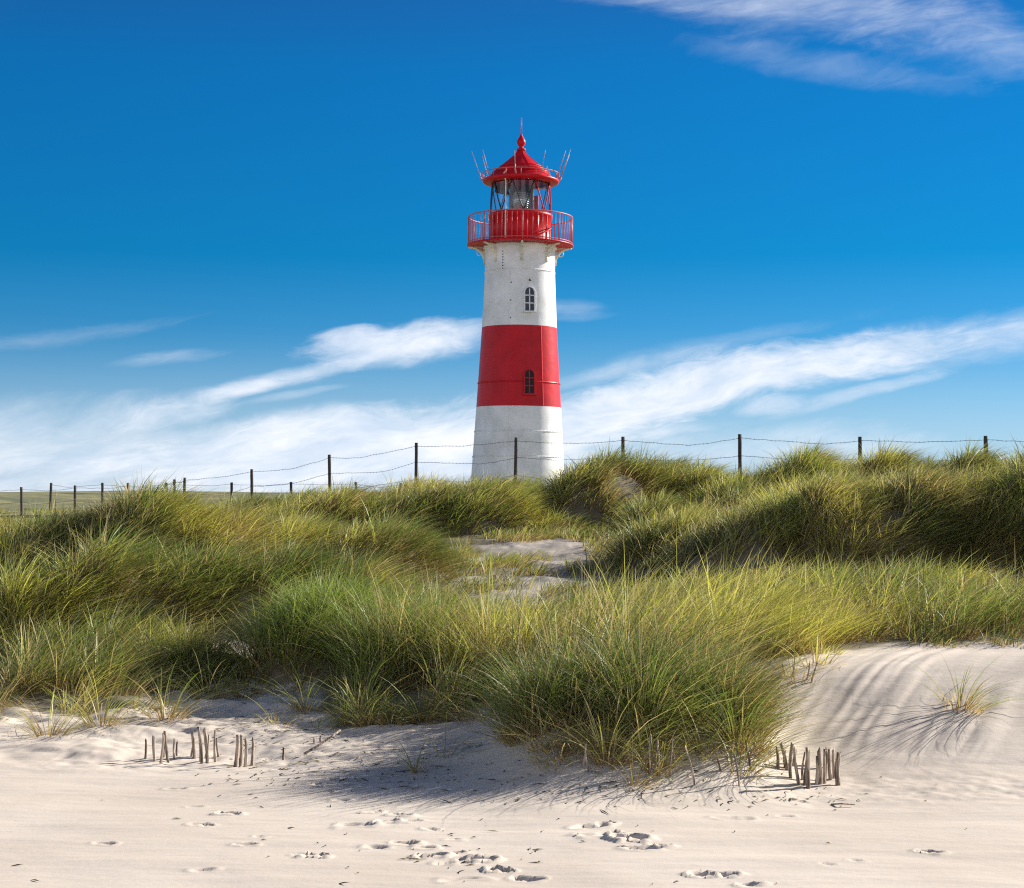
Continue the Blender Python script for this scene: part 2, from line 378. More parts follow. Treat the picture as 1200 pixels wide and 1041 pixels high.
def m_sand():
    m, N, p, out = newmat('sand')
    g = N.n('ShaderNodeNewGeometry'); pos = g.outputs['Position']
    big = N.noise(pos, .8, 4, .5); grain = N.noise(pos, 260, 3, .7); med = N.noise(pos, 22, 5, .6)
    sp = N.n('ShaderNodeSeparateXYZ'); N.link(pos, sp.inputs[0])
    c = N.mix(N.smooth(big, .3, .7), (.61, .525, .445), (.685, .60, .515))
    c = N.mix(N.m('MULTIPLY', N.smooth(grain, .60, .76), .5), c, (.36, .31, .27))
    c = N.mix(N.m('MULTIPLY', N.smooth(med, .66, .82), .45), c, (.30, .24, .19))
    # darker, litter-strewn sand under the grass higher up the dune
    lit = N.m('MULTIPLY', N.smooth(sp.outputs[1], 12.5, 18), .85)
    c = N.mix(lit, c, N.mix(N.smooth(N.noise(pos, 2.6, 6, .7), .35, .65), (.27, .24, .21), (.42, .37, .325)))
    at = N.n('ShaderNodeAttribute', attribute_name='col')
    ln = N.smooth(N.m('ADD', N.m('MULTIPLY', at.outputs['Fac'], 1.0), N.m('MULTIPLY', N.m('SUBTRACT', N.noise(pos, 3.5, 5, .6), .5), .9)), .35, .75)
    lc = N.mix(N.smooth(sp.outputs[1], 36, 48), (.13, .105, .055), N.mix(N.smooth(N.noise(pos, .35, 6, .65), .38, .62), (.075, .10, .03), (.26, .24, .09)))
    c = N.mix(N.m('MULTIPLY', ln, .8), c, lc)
    N.link(c, p.inputs['Base Color']); p.inputs['Roughness'].default_value = .95
    p.inputs['Specular IOR Level'].default_value = .15
    # wind ripples and grain
    rp = N.vec(N.m('MULTIPLY', sp.outputs[0], 3.0), N.m('MULTIPLY', sp.outputs[1], 14.0), 0.)
    rip = N.noise(rp, 2.2, 5, .55, .8)
    h = N.m('ADD', N.m('MULTIPLY', rip, .5), N.m('ADD', N.m('MULTIPLY', grain, .12), N.m('MULTIPLY', med, .35)))
    bump(N, p, h, .42, .010)
    return m

def m_leaf(name='marram_blade', gloss=.06):
    m = bpy.data.materials.new(name); m.use_nodes = True
    t = m.node_tree; t.nodes.clear(); N = NT(t)
    out = N.n('ShaderNodeOutputMaterial')
    at = N.n('ShaderNodeAttribute', attribute_name='col')
    d = N.n('ShaderNodeBsdfDiffuse'); tr = N.n('ShaderNodeBsdfTranslucent'); gl = N.n('ShaderNodeBsdfGlossy')
    gl.inputs['Roughness'].default_value = .5
    N.link(at.outputs['Color'], d.inputs['Color'])
    tcol = N.mix(1.0, at.outputs['Color'], (1.15, 1.10, .70), 'MULTIPLY')
    N.link(tcol, tr.inputs['Color'])
    gl.inputs['Color'].default_value = (.8, .85, .7, 1)
    a = N.n('ShaderNodeMixShader'); a.inputs[0].default_value = .45
    N.link(d.outputs[0], a.inputs[1]); N.link(tr.outputs[0], a.inputs[2])
    b = N.n('ShaderNodeMixShader'); b.inputs[0].default_value = gloss
    N.link(a.outputs[0], b.inputs[1]); N.link(gl.outputs[0], b.inputs[2])
    N.link(b.outputs[0], out.inputs[0])
    return m

def m_paint(name, col, dirt=(.25, .17, .10), amt=.35, rough=.4, streaks=True):
    m, N, p, out = newmat(name)
    tc = N.n('ShaderNodeTexCoord'); o = tc.outputs['Object']
    sp = N.n('ShaderNodeSeparateXYZ'); N.link(o, sp.inputs[0])
    pl = N.noise(o, 1.6, 5, .6)
    c = N.mix(N.smooth(pl, .3, .75), tuple(min(.88, v * 1.08) for v in col), tuple(v * .80 for v in col))
    st = N.noise(N.vec(N.m('MULTIPLY', sp.outputs[0], 9), N.m('MULTIPLY', sp.outputs[1], 9), N.m('MULTIPLY', sp.outputs[2], .55)), 1, 5, .65)
    spots = N.noise(o, 5.5, 6, .7)
    f = N.m('MULTIPLY', N.smooth(N.m('ADD', N.m('MULTIPLY', st, .6), N.m('MULTIPLY', spots, .4)), .56, .74), amt)
    f = N.m('MULTIPLY', f, N.smooth(sp.outputs[2], 6.0, 9.0, .7, 2.2))
    c = N.mix(f, c, dirt)
    N.link(c, p.inputs['Base Color']); p.inputs['Roughness'].default_value = rough; p.inputs['Specular IOR Level'].default_value = .16
    bump(N, p, N.m('ADD', N.noise(o, 1.1, 3, .5), N.m('MULTIPLY', N.noise(o, 14, 4, .6), .12)), .35, .05)
    return m

def m_plain(name, col, rough=.6, metal=0., var=.2, scale=8):
    m, N, p, out = newmat(name)
    tc = N.n('ShaderNodeTexCoord')
    n = N.noise(tc.outputs['Object'], scale, 5, .6)
    N.link(N.mix(N.smooth(n, .3, .7), tuple(v * (1 - var) for v in col), tuple(min(1, v * (1 + var)) for v in col)), p.inputs['Base Color'])
    p.inputs['Roughness'].default_value = rough; p.inputs['Metallic'].default_value = metal
    bump(N, p, n, .3, .004)
    return m

def m_wood(name, a, b, scale=1.):
    m, N, p, out = newmat(name)
    tc = N.n('ShaderNodeTexCoord'); sp = N.n('ShaderNodeSeparateXYZ'); N.link(tc.outputs['Object'], sp.inputs[0])
    v = N.vec(N.m('MULTIPLY', sp.outputs[0], 90 * scale), N.m('MULTIPLY', sp.outputs[1], 90 * scale), N.m('MULTIPLY', sp.outputs[2], 6 * scale))
    n = N.noise(v, 1, 5, .65)
    N.link(N.mix(N.smooth(n, .35, .68), a, b), p.inputs['Base Color']); p.inputs['Roughness'].default_value = .85
    bump(N, p, n, .7, .004)
    return m

def m_glass():
    m = bpy.data.materials.new('lantern_glass'); m.use_nodes = True
    t = m.node_tree; t.nodes.clear(); N = NT(t)
    out = N.n('ShaderNodeOutputMaterial')
    tr = N.n('ShaderNodeBsdfTransparent'); gl = N.n('ShaderNodeBsdfGlossy'); gl.inputs['Roughness'].default_value = .03
    tr.inputs[0].default_value = (.86, .93, .95, 1)
    mx = N.n('ShaderNodeMixShader'); mx.inputs[0].default_value = .05
    N.link(tr.outputs[0], mx.inputs[1]); N.link(gl.outputs[0], mx.inputs[2]); N.link(mx.outputs[0], out.inputs[0])
    return m

SAND = m_sand(); LEAF = m_leaf(); STEM = m_leaf('dry_stem', .05)
WHITE = m_paint('white_paint', (.86, .86, .85), (.42, .33, .22), .22, .45)
RED = m_paint('red_paint', (.58, .012, .022), (.20, .015, .02), .4, .38)
CREAM = m_paint('cream_paint', (.78, .74, .60), (.35, .18, .08), .45, .5)
RAILRED = m_paint('rail_paint', (.58, .16, .15), (.45, .30, .28), .5, .4)
SPIKE = m_plain('faded_rod', (.50, .30, .30), .5)
DARKMETAL = m_plain('dark_metal', (.035, .03, .035), .5)
BLACKGLASS = m_plain('dark_pane', (.012, .014, .018), .12)
GREYPANE = m_plain('grey_pane', (.012, .012, .016), .75)
BLANK = m_plain('blanked_pane', (.045, .035, .045), .55)
GLASS = m_glass()
LENS = m_plain('lens_brass', (.35, .36, .34), .15, .6)
POST = m_wood('weathered_post', (.035, .03, .026), (.085, .072, .06), .4)
STAKE = m_wood('dry_stake', (.06, .04, .03), (.58, .46, .36))
WIRE = m_plain('rusty_wire', (.07, .06, .06), .6, .3)

# ------------------------------------------------------------------ ground sheet
def axis(segs):
    a = [segs[0][0]]
    for (s, e, n0) in segs:
        n = max(1, int(round(n0))); a += list(np.linspace(s, e, n + 1)[1:])
    return np.array(a)
gx = [(0, 2.75, 175), (2.75, 4, 30), (4, 12, 90)]
pos = axis(gx); geo = 12 * (7000 / 12) ** (np.arange(1, 31) / 30)
pos = np.concatenate([pos, geo]); XS = np.concatenate([-pos[:0:-1], pos])
yneg = -np.array([4, 10, 30, 100, 400, 2000.])[::-1]
ypos = axis([(0, 6.5, 60), (6.5, 9.9, 240), (9.9, 13.2, 130), (13.2, 36, 260), (36, 60, 80)])
YS = np.concatenate([yneg, ypos, 60 * (8500 / 60) ** (np.arange(1, 41) / 40)])
gX, gY = np.meshgrid(XS, YS); gZ = ground(gX.ravel(), gY.ravel())
Vg = np.stack([gX.ravel(), gY.ravel(), gZ], 1)
nx, ny = len(XS), len(YS)
ii = (np.arange(ny - 1)[:, None] * nx + np.arange(nx - 1)[None]).ravel()
Fg = np.stack([ii, ii + 1, ii + 1 + nx, ii + nx], 1)
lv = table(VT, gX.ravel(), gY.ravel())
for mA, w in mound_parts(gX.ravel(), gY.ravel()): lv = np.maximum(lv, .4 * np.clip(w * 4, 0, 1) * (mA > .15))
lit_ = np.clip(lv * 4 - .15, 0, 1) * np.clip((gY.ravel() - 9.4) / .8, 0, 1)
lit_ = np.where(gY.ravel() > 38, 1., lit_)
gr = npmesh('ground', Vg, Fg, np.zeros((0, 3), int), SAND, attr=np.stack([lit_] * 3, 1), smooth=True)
tag(gr, kind='structure')

# ------------------------------------------------------------------ marram grass
GREEN = np.array([.25, .335, .075]); DEEP = np.array([.085, .135, .038]); YELLOW = np.array([.58, .57, .13])
STRAW = np.array([.60, .48, .26]); BROWN = np.array([.30, .165, .075])
WIND = np.array([.92, .25])

def blades(root, h, out, lean, curl, width, col, K=4, droop=None, cbase=None):
    """curved tapering blades: root (n,3), length h, outward unit direction out (n,2), straight lean, curl, width, colour"""
    n = len(root); t = np.linspace(0, 1, K + 1)
    V = np.zeros((n, 2 * K + 1, 3)); C = np.zeros((n, 2 * K + 1, 3))
    sidea = rng.uniform(0, np.pi, n); side = np.stack([np.cos(sidea), np.sin(sidea), np.zeros(n)], 1)
    norm = np.sqrt(1 + lean ** 2)
    if cbase is None: cbase = BROWN[None] * .75 + STRAW[None] * .45 * rng.uniform(0, 1.0, (n, 1))
    for k, tk in enumerate(t):
        hor = (lean * tk + curl * tk ** 2.2) * h / norm
        ver = (tk - .42 * np.clip(curl, 0, 2) * tk ** 2.6) * h / norm
        c = root.copy(); c[:, 0] += out[:, 0] * hor; c[:, 1] += out[:, 1] * hor; c[:, 2] += ver
        f = min(1, max(0, tk - .08) / .42); cc = cbase * (1 - f) + col * f
        if tk > .9: cc = col * .6 + STRAW[None] * .4
        if k < K:
            w = (width * (1 - .80 * tk ** 1.6) * .5)[:, None]
            V[:, 2 * k] = c - side * w; V[:, 2 * k + 1] = c + side * w
            C[:, 2 * k] = cc; C[:, 2 * k + 1] = cc
        else:
            V[:, 2 * k] = c; C[:, 2 * k] = cc
    base = np.arange(n)[:, None] * (2 * K + 1)
    q = np.concatenate([base + np.array([[2 * k, 2 * k + 1, 2 * k + 3, 2 * k + 2]]) for k in range(K - 1)], 0)
    tr = base + np.array([[2 * K - 2, 2 * K - 1, 2 * K]])
    return V.reshape(-1, 3), q, tr, C.reshape(-1, 3)

def merge(parts):
    V = []; Q = []; T = []; C = []; o = 0
    for v, q, t, c in parts:
        V.append(v); Q.append(q + o); T.append(t + o); C.append(c); o += len(v)
    return np.concatenate(V), np.concatenate(Q), np.concatenate(T), np.concatenate(C)

def blade_cols(x, y, n, dry=0.):
    """colour of the blade: green to yellow in drifts, some dead straw"""
    patch = fbm(x * .9, y * .7, 81, 3); patch2 = fbm(x * 2.3, y * 1.7, 91, 2)
    f = np.clip((patch - .45) * 3.0 + rng.normal(0, .26, n) + dry, 0, 1)[:, None]
    g = np.clip((patch2 - .3) * 2.2 + rng.normal(0, .2, n), 0, 1)[:, None]
    c = (DEEP * (1 - g) + GREEN * g) * (1 - f) + YELLOW * f
    s = rng.random(n) < (.15 + .30 * np.clip((fbm(x * 1.6, y * 1.2, 99, 2) - .5) * 4, 0, 1) + dry * .3)
    c[s] = STRAW * rng.uniform(.55, 1.05, (int(s.sum()), 1))
    return c * rng.uniform(.75, 1.2, (n, 1))

def tussocks(cx, cy, hh, rad, nb, wid, K, spread=.45, wind=.45, dry=0., stray=.06):
    """nb blades around each centre; arrays cx, cy, hh (height), rad (radius)"""
    n = len(cx) * nb
    X = np.repeat(cx, nb); Y = np.repeat(cy, nb); H = np.repeat(hh, nb); Rr = np.repeat(rad, nb)
    a = rng.uniform(0, 2 * np.pi, n); r = np.sqrt(rng.random(n))
    rx = X + np.cos(a) * r * Rr; ry = Y + np.sin(a) * r * Rr
    root = np.stack([rx, ry, ground(rx, ry) - .02], 1)
    h = H * np.clip(rng.normal(.96, .24, n), .30, 1.5) * (1.05 - .18 * r)
    wl = wind * (.75 + .5 * fbm(rx * .8, ry * .8, 5, 2))
    gxx = np.repeat((base_ground(cx + .12, cy) - base_ground(cx - .12, cy)) / .24, nb); gyy = np.repeat((base_ground(cx, cy + .12) - base_ground(cx, cy - .12)) / .24, nb)
    ox = -.55 * np.clip(gxx, -1.2, 1.2) + np.cos(a) * r * spread + WIND[0] * wl + np.repeat(rng.normal(0, .12, len(cx)), nb) + rng.normal(0, .19, n)
    oy = -.55 * np.clip(gyy, -1.2, 1.2) + np.sin(a) * r * spread + WIND[1] * wl + np.repeat(rng.normal(0, .12, len(cx)), nb) + rng.normal(0, .19, n)
    L = np.sqrt(ox ** 2 + oy ** 2) + 1e-6
    out = np.stack([ox / L, oy / L], 1)
    lean = np.clip(L * .75, .02, 1.5); curl = np.clip(L * .8 + rng.normal(.08, .12, n), 0, 1.1)
    st = rng.random(n) < stray
    lean[st] *= 1.6; curl[st] += .3
    w = wid * rng.uniform(.5, 1.6, n)
    return blades(root, h, out, lean, curl, w, blade_cols(rx, ry, n, dry), K)

CLUMPS = [  # name label, centre distance etc: px, py of the base, half width (m), half depth, height, dry, blades
    ('pale green tussock at the left end of the big front mound', 692, 858, .24, .40, .48, .08, 3000),
    ('broad yellow green tussock in the middle of the front mound above the shaded sand', 762, 868, .30, .50, .62, .0, 4800),
    ('bright tussock with arching dry blades at the right end of the front mound', 848, 864, .22, .40, .50, .15, 3000),
    ('dark round green tussock standing left of the centre behind the sandy hollow', 380, 772, .52, .50, .50, -1.2, 9000),
    ('large shaded tussock with dark left flank just right of the sandy hollow', 468, 812, .42, .55, .74, -.10, 6500),
    ('loose straw tinged tussock beside the left edge of the sandy hollow', 212, 800, .30, .36, .42, .15, 2200),
    ('very dark glossy tussock at the left corner of the front mound', 632, 862, .13, .22, .56, -.9, 1500),
    ('pale straw green tussock between the dark tussock and the front mound', 560, 800, .34, .45, .60, .20, 3600),
]
clump_zones = []
for (lab, px, py, rw, rd, hh, dry, nb) in CLUMPS:
    x, y = hit(px, py, 8.5)
    y += rd * 1.0
    clump_zones.append((x, y, rw, rd))
    k = 60; n = nb // k
    a = rng.uniform(0, 2 * np.pi, n); r = np.sqrt(rng.random(n))
    cx = x + np.cos(a) * r * rw; cy = y + np.sin(a) * r * rd
    H = hh * (1.0 - .30 * r ** 2) * rng.uniform(.85, 1.12, n)
    v = tussocks(cx, cy, H, np.full(n, .09), k, .0058, 5, spread=.6, wind=.26, dry=dry)
    z0 = g1(x, y)
    V, Q, T, C = v
    V = V - np.array([x, y, z0])
    o = npmesh('grass_tussock', V, Q, T, LEAF, C); o.location = (x, y, z0)
    tag(o, lab, 'grass tussock', 'large tussocks at the foot of the dune')

def in_clump(x, y):
    m = np.zeros(len(x), bool)
    for (a, b, rw, rd) in clump_zones: m |= ((x - a) / (rw * .9)) ** 2 + ((y - b) / (rd * .9)) ** 2 < 1
    return m

parts = []
for (y0, y1, dens, nb, rad, wid, K) in [(9.1, 13, 26, 56, .11, .0068, 4), (13, 17, 24, 48, .13, .0085, 4), (17, 24, 20, 42, .15, .0105, 3), (24, 30, 18, 38, .17, .0125, 3), (30, 40, 10, 34, .22, .015, 3), (40, 64, 4, 26, .3, .022, 3)]:
    wmax = lambda d: .335 * d + .8
    area = (y1 - y0) * 2 * wmax(y1); n = int(area * dens)
    x = rng.uniform(-wmax(y1), wmax(y1), n); y = rng.uniform(y0, y1, n)
    for (mpx, md, mrx, mry, mA) in MOUNDS:          # thick skirts on the faces of the hummocks
        if mA < .12 or not (y0 <= md < y1): continue
        k = int(mrx * mry * 3.2 * dens * 2.2)
        a = rng.uniform(0, 2 * np.pi, k); r = rng.uniform(.1, 1.0, k) ** .6 * 1.08
        ex = (mpx - HX) / F * md + np.cos(a) * r * mrx; ey = md + np.sin(a) * r * mry * 1.1 + np.cos(a) * r * mrx * .25
        x = np.concatenate([x, ex]); y = np.concatenate([y, ey])
    ok = np.abs(x) < wmax(y)
    x, y = x[ok], y[ok]
    v = table(VT, x, y)
    mw = np.zeros(len(x)); big = np.zeros(len(x))
    for mA, w in mound_parts(x, y):
        mw = np.maximum(mw, np.clip(w * 2.2, 0, 1))
        if mA > .15: big = np.maximum(big, np.clip((w - .01) * 8, 0, 1))
    hol = np.clip((y - 12.5) / 3, 0, 1)                       # hollows between the hummocks carry thin low grass
    v = v * (1 - hol * .55 * (1 - mw))
    v = v * (1 - .35 * np.clip((y - 14) / 3, 0, 1))
    v = np.maximum(v, .33 * big)
    cl = fbm(x * 1.5, y * 1.5, 41, 3); cl2 = fbm(x * .5, y * .7, 43, 2)
    h = v * (.45 + 1.05 * cl) * (.80 + .4 * cl2)
    hx, hy = hit(274, 760)
    spot = ((x - hx) / .34) ** 2 + ((y - hy + .25) / 1.1) ** 2 < 1 + .5 * (cl - .5)     # bare white hollow on the left
    v = np.maximum(v, .24 * ((cl > .56) & (y > 17) & (y < 27)))      # stray shoots on the bare hollow
    h = np.maximum(h, v * .8)
    keep = ~spot & (v > .07) & (rng.random(len(x)) < np.clip(v * 3.2, 0, 1) * np.clip((cl - .24) * 5, .12, 1)) & ~in_clump(x, y) & ~((y < 11.6) & (HX + F * x / y > 830 + 30 * cl)) & ~((y < 11.2) & (HX + F * x / y < 632 + 20 * cl)) & ((y > 12) | (cl > .34))
    x, y, h = x[keep], y[keep], h[keep]
    edge = np.clip(1 - v[keep] * 2.2, 0, 1)
    parts.append(tussocks(x, y, h * 1.18, np.full(len(x), rad), nb, wid, K, spread=.5, wind=.50))
V, Q, T, C = merge(parts)
print('mass blades', len(T))
mass = npmesh('marram_grass', V, Q, T, LEAF, C)
tag(mass, 'wind combed marram grass covering the dune slope up to the fence', 'grass', kind='stuff')

# single small tufts on open sand: one object each
def tuft(px, py, h, nb, spread, lab, group, dry=0., rad=.04, name='grass_tuft', wind=.25, wid=.0055):
    x, y = hit(px, py, 7)
    v, q, t, c = tussocks(np.array([x]), np.array([y]), np.array([h]), np.array([rad]), nb, wid, 5, spread=spread, wind=wind, dry=dry, stray=.15)
    z0 = g1(x, y)
    o = npmesh(name, v - np.array([x, y, z0]), q, t, LEAF, c); o.location = (x, y, z0)
    return tag(o, lab, 'grass tuft', group)
TG = 'small grass tufts on the open sand'
tuft(487, 905, .26, 26, 1.7, 'small splayed tuft of thin blades on open sand, leftmost of the pair', TG)
tuft(521, 893, .30, 12, .9, 'upright narrow green tuft on open sand, right of the splayed tuft', TG, wind=.05)
tuft(597, 866, .30, 42, 1.9, 'splayed pale tuft on sand left of the big front mound', TG, dry=.25, wind=-.4)
tuft(493, 846, .34, 60, 1.0, 'yellow tuft on the lit sand below the shaded tussock', TG, dry=.35, rad=.06)
tuft(528, 838, .34, 60, 1.3, 'wiry pale tuft on the sand behind the yellow tuft', TG, dry=.4, rad=.07)
tuft(360, 838, .42, 70, 1.6, 'arching tuft with dry stalks in the sandy hollow', TG, dry=.15, rad=.08, wind=.0)
tuft(325, 852, .22, 34, 1.5, 'low straw coloured tuft in the sandy hollow', TG, dry=.6, rad=.1)
tuft(285, 815, .34, 60, 1.2, 'straw tuft at the back left of the sandy hollow', TG, dry=.4, rad=.1)
tuft(432, 850, .36, 60, 1.4, 'dark wiry tuft at the foot of the shaded tussock', TG, dry=0., rad=.08, wind=-.2)
tuft(458, 850, .28, 40, 1.4, 'short arching tuft right of the dark wiry tuft', TG, dry=.1, rad=.06, wind=.1)
tuft(196, 842, .40, 80, 1.0, 'tall thin tuft at the left edge of the sandy hollow', TG, dry=.1, rad=.1)
tuft(245, 822, .40, 80, 1.1, 'green tuft in front of the loose straw tinged tussock', TG, dry=.05, rad=.12)
tuft(120, 850, .42, 90, 1.1, 'grass tuft on the bare sand far left of the hollow', TG, dry=.1, rad=.12)
tuft(60, 862, .36, 70, 1.2, 'grass tuft nearest the left edge on the sand', TG, dry=.2, rad=.1)
tuft(618, 868, .42, 70, 1.1, 'spiky green tuft at the left corner of the front mound', TG, rad=.07, wind=-.15)
tuft(655, 893, .22, 30, 1.3, 'short stubbly tuft under the left part of the front mound', TG, dry=.3, rad=.05)
tuft(650, 905, .16, 14, 1.3, 'tiny drooping tuft low on the shaded sand', TG, dry=.2, rad=.03)
tuft(745, 922, .30, 30, 1.4, 'small brown green tuft nearest the viewer below the front mound', TG, dry=.4, rad=.04)
tuft(716, 895, .40, 90, 1.1, 'hanging tuft at the foot of the front mound, left of the pale stalks', TG, dry=.15, rad=.09)
tuft(772, 905, .34, 60, 1.0, 'tuft with pale broken stalks at the foot of the front mound', TG, dry=.55, rad=.08)
tuft(870, 905, .30, 40, 1.1, 'sprawling tuft with dry roots at the right foot of the front mound', TG, dry=.6, rad=.08)
tuft(872, 878, .50, 220, 1.2, 'dense tuft of arching blades on the right corner of the front mound', TG, dry=.15, rad=.13, wind=.0)
tuft(935, 795, .30, 30, .7, 'thin tuft on the crest of the bare sand slope', TG, dry=.2, rad=.08)
tuft(960, 780, .26, 40, .9, 'low tuft on the crest of the bare slope near the right', TG, dry=.3, rad=.12)
tuft(1130, 830, .36, 80, 1.1, 'grass tuft nearest the right edge on the bare slope', TG, dry=.1, rad=.1)

# dead leaves hanging round the feet of the front mound and the shaded tussock
def skirt(pts, nb, h, spread, wid=.006):
    x = []; y = []
    for px, py, sx in pts:
        a, b = hit(px, py, 7); x += list(a + rng.normal(0, sx, 5)); y += list(b + .08 + rng.normal(0, .06, 5))
    return tussocks(np.array(x), np.array(y), np.full(len(x), h) * rng.uniform(.6, 1.3, len(x)), np.full(len(x), .05), nb, wid, 5, spread=spread, wind=-.05, dry=.5, stray=.25)
parts = [skirt([(px, 884 + 10 * math.sin(px * .09), .08) for px in range(632, 880, 16)], 12, .30, 1.5),
         skirt([(px, 846, .1) for px in range(410, 610, 20)], 10, .26, 1.5), skirt([(px, 812, .2) for px in range(60, 400, 34)], 7, .26, 1.4)]
V, Q, T, C = merge(parts)
o = npmesh('dead_leaves', V, Q, T, LEAF, C); tag(o, 'dry bent leaves round the feet of the grass clumps', 'dead leaves', kind='stuff')
# stalk fragments and crumbs lying on the sand
n = 520; fx = []; fy = []
for px, py, sx, sy, k in [(360, 905, 55, 14, 110), (700, 925, 110, 14, 110), (470, 905, 50, 12, 70), (540, 1000, 60, 18, 30), (300, 860, 80, 15, 110), (940, 935, 40, 6, 40), (600, 980, 330, 40, 50)]:
    for _ in range(k):
        a, b = hit(px + rng.normal(0, sx), min(1036, py + rng.normal(0, sy)), 6.0); fx.append(a); fy.append(b)
fx = np.array(fx); fy = np.array(fy); n = len(fx); L = rng.exponential(.016, n) + .006; an = rng.uniform(0, np.pi, n)
ex = np.stack([np.cos(an), np.sin(an), rng.normal(0, .12, n)], 1) * L[:, None]; sd_ = np.stack([-np.sin(an), np.cos(an), np.zeros(n)], 1) * rng.uniform(.0015, .0045, n)[:, None]
c0 = np.stack([fx, fy, ground(fx, fy) + .003], 1); up = np.array([0, 0, .005])
V = np.stack([c0 - ex, c0 - sd_, c0 + ex, c0 + sd_, c0 + up], 1).reshape(-1, 3); b_ = np.arange(n)[:, None] * 5
T = np.concatenate([b_ + np.array([[k, (k + 1) % 4, 4]]) for k in range(4)])
Q = b_ + np.array([[3, 2, 1, 0]])
C = np.repeat(np.where(rng.random((n, 1)) < .6, np.array([[.10, .07, .05]]), np.array([[.45, .36, .24]])), 5, 0)
o = npmesh('stalk_litter', V, Q, T, STEM, C); tag(o, 'broken stalk crumbs scattered over the sand', 'litter', kind='stuff')

# ------------------------------------------------------------------ mesh helpers
def lathe(bm, prof, seg=64, mat=0, cap=False, center=(0, 0)):
    rings = []
    for r, z in prof:
        rings.append([bm.verts.new((center[0] + r * math.cos(2 * math.pi * i / seg), center[1] + r * math.sin(2 * math.pi * i / seg), z)) for i in range(seg)])
    for a, b in zip(rings, rings[1:]):
        for i in range(seg):
            f = bm.faces.new((a[i], a[(i + 1) % seg], b[(i + 1) % seg], b[i])); f.material_index = mat
    if cap:
        bm.faces.new(rings[-1]); bm.faces.new(rings[0][::-1])
    return bm

def tube(bm, pts, r, seg=8, mat=0, r1=None, cap=True, closed=False):
    pts = [Vector(p) for p in pts]; n = len(pts); rings = []
    for i, p in enumerate(pts):
        if closed: d = pts[(i + 1) % n] - pts[i - 1]
        else: d = pts[min(i + 1, n - 1)] - pts[max(i - 1, 0)]
        d.normalize(); up = Vector((0, 0, 1)) if abs(d.z) < .95 else Vector((1, 0, 0))
        s = d.cross(up).normalized(); u = s.cross(d)
        rr = r if r1 is None else r + (r1 - r) * i / (n - 1)
        rings.append([bm.verts.new(p + (s * math.cos(2 * math.pi * k / seg) + u * math.sin(2 * math.pi * k / seg)) * rr) for k in range(seg)])
    pairs = list(zip(rings, rings[1:])) + ([(rings[-1], rings[0])] if closed else [])
    for a, b in pairs:
        for k in range(seg):
            f = bm.faces.new((a[k], a[(k + 1) % seg], b[(k + 1) % seg], b[k])); f.material_index = mat
    if cap and not closed:
        bm.faces.new(rings[0][::-1]); bm.faces.new(rings[-1])
    return bm

def box(bm, c, s, rot=None):
    m = Matrix.Translation(c) @ (rot.to_4x4() if rot else Matrix()) @ Matrix.Diagonal((*s, 1))
    bmesh.ops.create_cube(bm, size=1, matrix=m)
    return bm

# ------------------------------------------------------------------ lighthouse (local: z=0 at ground, -Y faces the camera)
DL = 62.0; S = DL / F
LX, LZ = (606.6 - HX) * S, .9
def zz(py): return CH + (HY - py) * S - LZ
def zs(py): return CH + (HY - py) * (DL - 1.5) / F - LZ     # on the wall, which stands nearer than the axis
lh = empty('lighthouse', (LX, DL, LZ), 'white lighthouse with a red middle band and red lantern behind the dune', 'lighthouse')
lh.rotation_euler = (0, R(.55), 0)
def rad_at(py):
    pts = [(600, 57.5), (560, 54.9), (476, 49.7), (380, 43.9), (314, 41.0), (292, 41.2)]
    return float(np.interp(-py, [-p[0] for p in pts], [p[1] for p in pts])) * S

def pr(ya, yb, step=12):
    n = max(1, int(abs(yb - ya) / step)); return [(rad_at(ya + (yb - ya) * i / n), zs(ya + (yb - ya) * i / n)) for i in range(n + 1)]
bm = bmesh.new()
lathe(bm, [(rad_at(600), 0 - .3)] + pr(590, 475.5), 128, 0)
lathe(bm, pr(380, 286), 128, 0)
lathe(bm, pr(475.5, 380), 128, 1)
tower = obj('tower', bm, [WHITE, RED], lh)
# riveted plate seams
for (py, mat) in ((314, WHITE), (447, RED), (505, WHITE), (535, WHITE)):
    bm = bmesh.new(); r = rad_at(py); z = zs(py)
    lathe(bm, [(r + .001, z - .035), (r + .010, z - .03), (r + .010, z + .03), (r + .001, z + .035)], 96)
    for i in range(72):
        a = 2 * math.pi * i / 72
        bmesh.ops.create_icosphere(bm, subdivisions=1, radius=.018, matrix=Matrix.Translation(((r + .012) * math.cos(a), (r + .012) * math.sin(a), z)))
    obj('plate_seam', bm, mat, lh)
# rows of bolts
for py, ang in [(p, -29) for p in np.linspace(293, 313, 7)] + [(p, -14) for p in (330, 351, 372)]:
    bm = bmesh.new(); r = rad_at(py); a = R(-90 + ang)
    bmesh.ops.create_icosphere(bm, subdivisions=1, radius=.025, matrix=Matrix.Translation(((r + .004) * math.cos(a), (r + .004) * math.sin(a), zs(py))))
    obj('bolt', bm, DARKMETAL, lh)
bm = bmesh.new()
r = rad_at(327); a = R(-90 + 16)
bmesh.ops.create_icosphere(bm, subdivisions=2, radius=.045, matrix=Matrix.Translation(((r) * math.cos(a), (r) * math.sin(a), zs(327))))
obj('vent_hole', bm, DARKMETAL, lh)

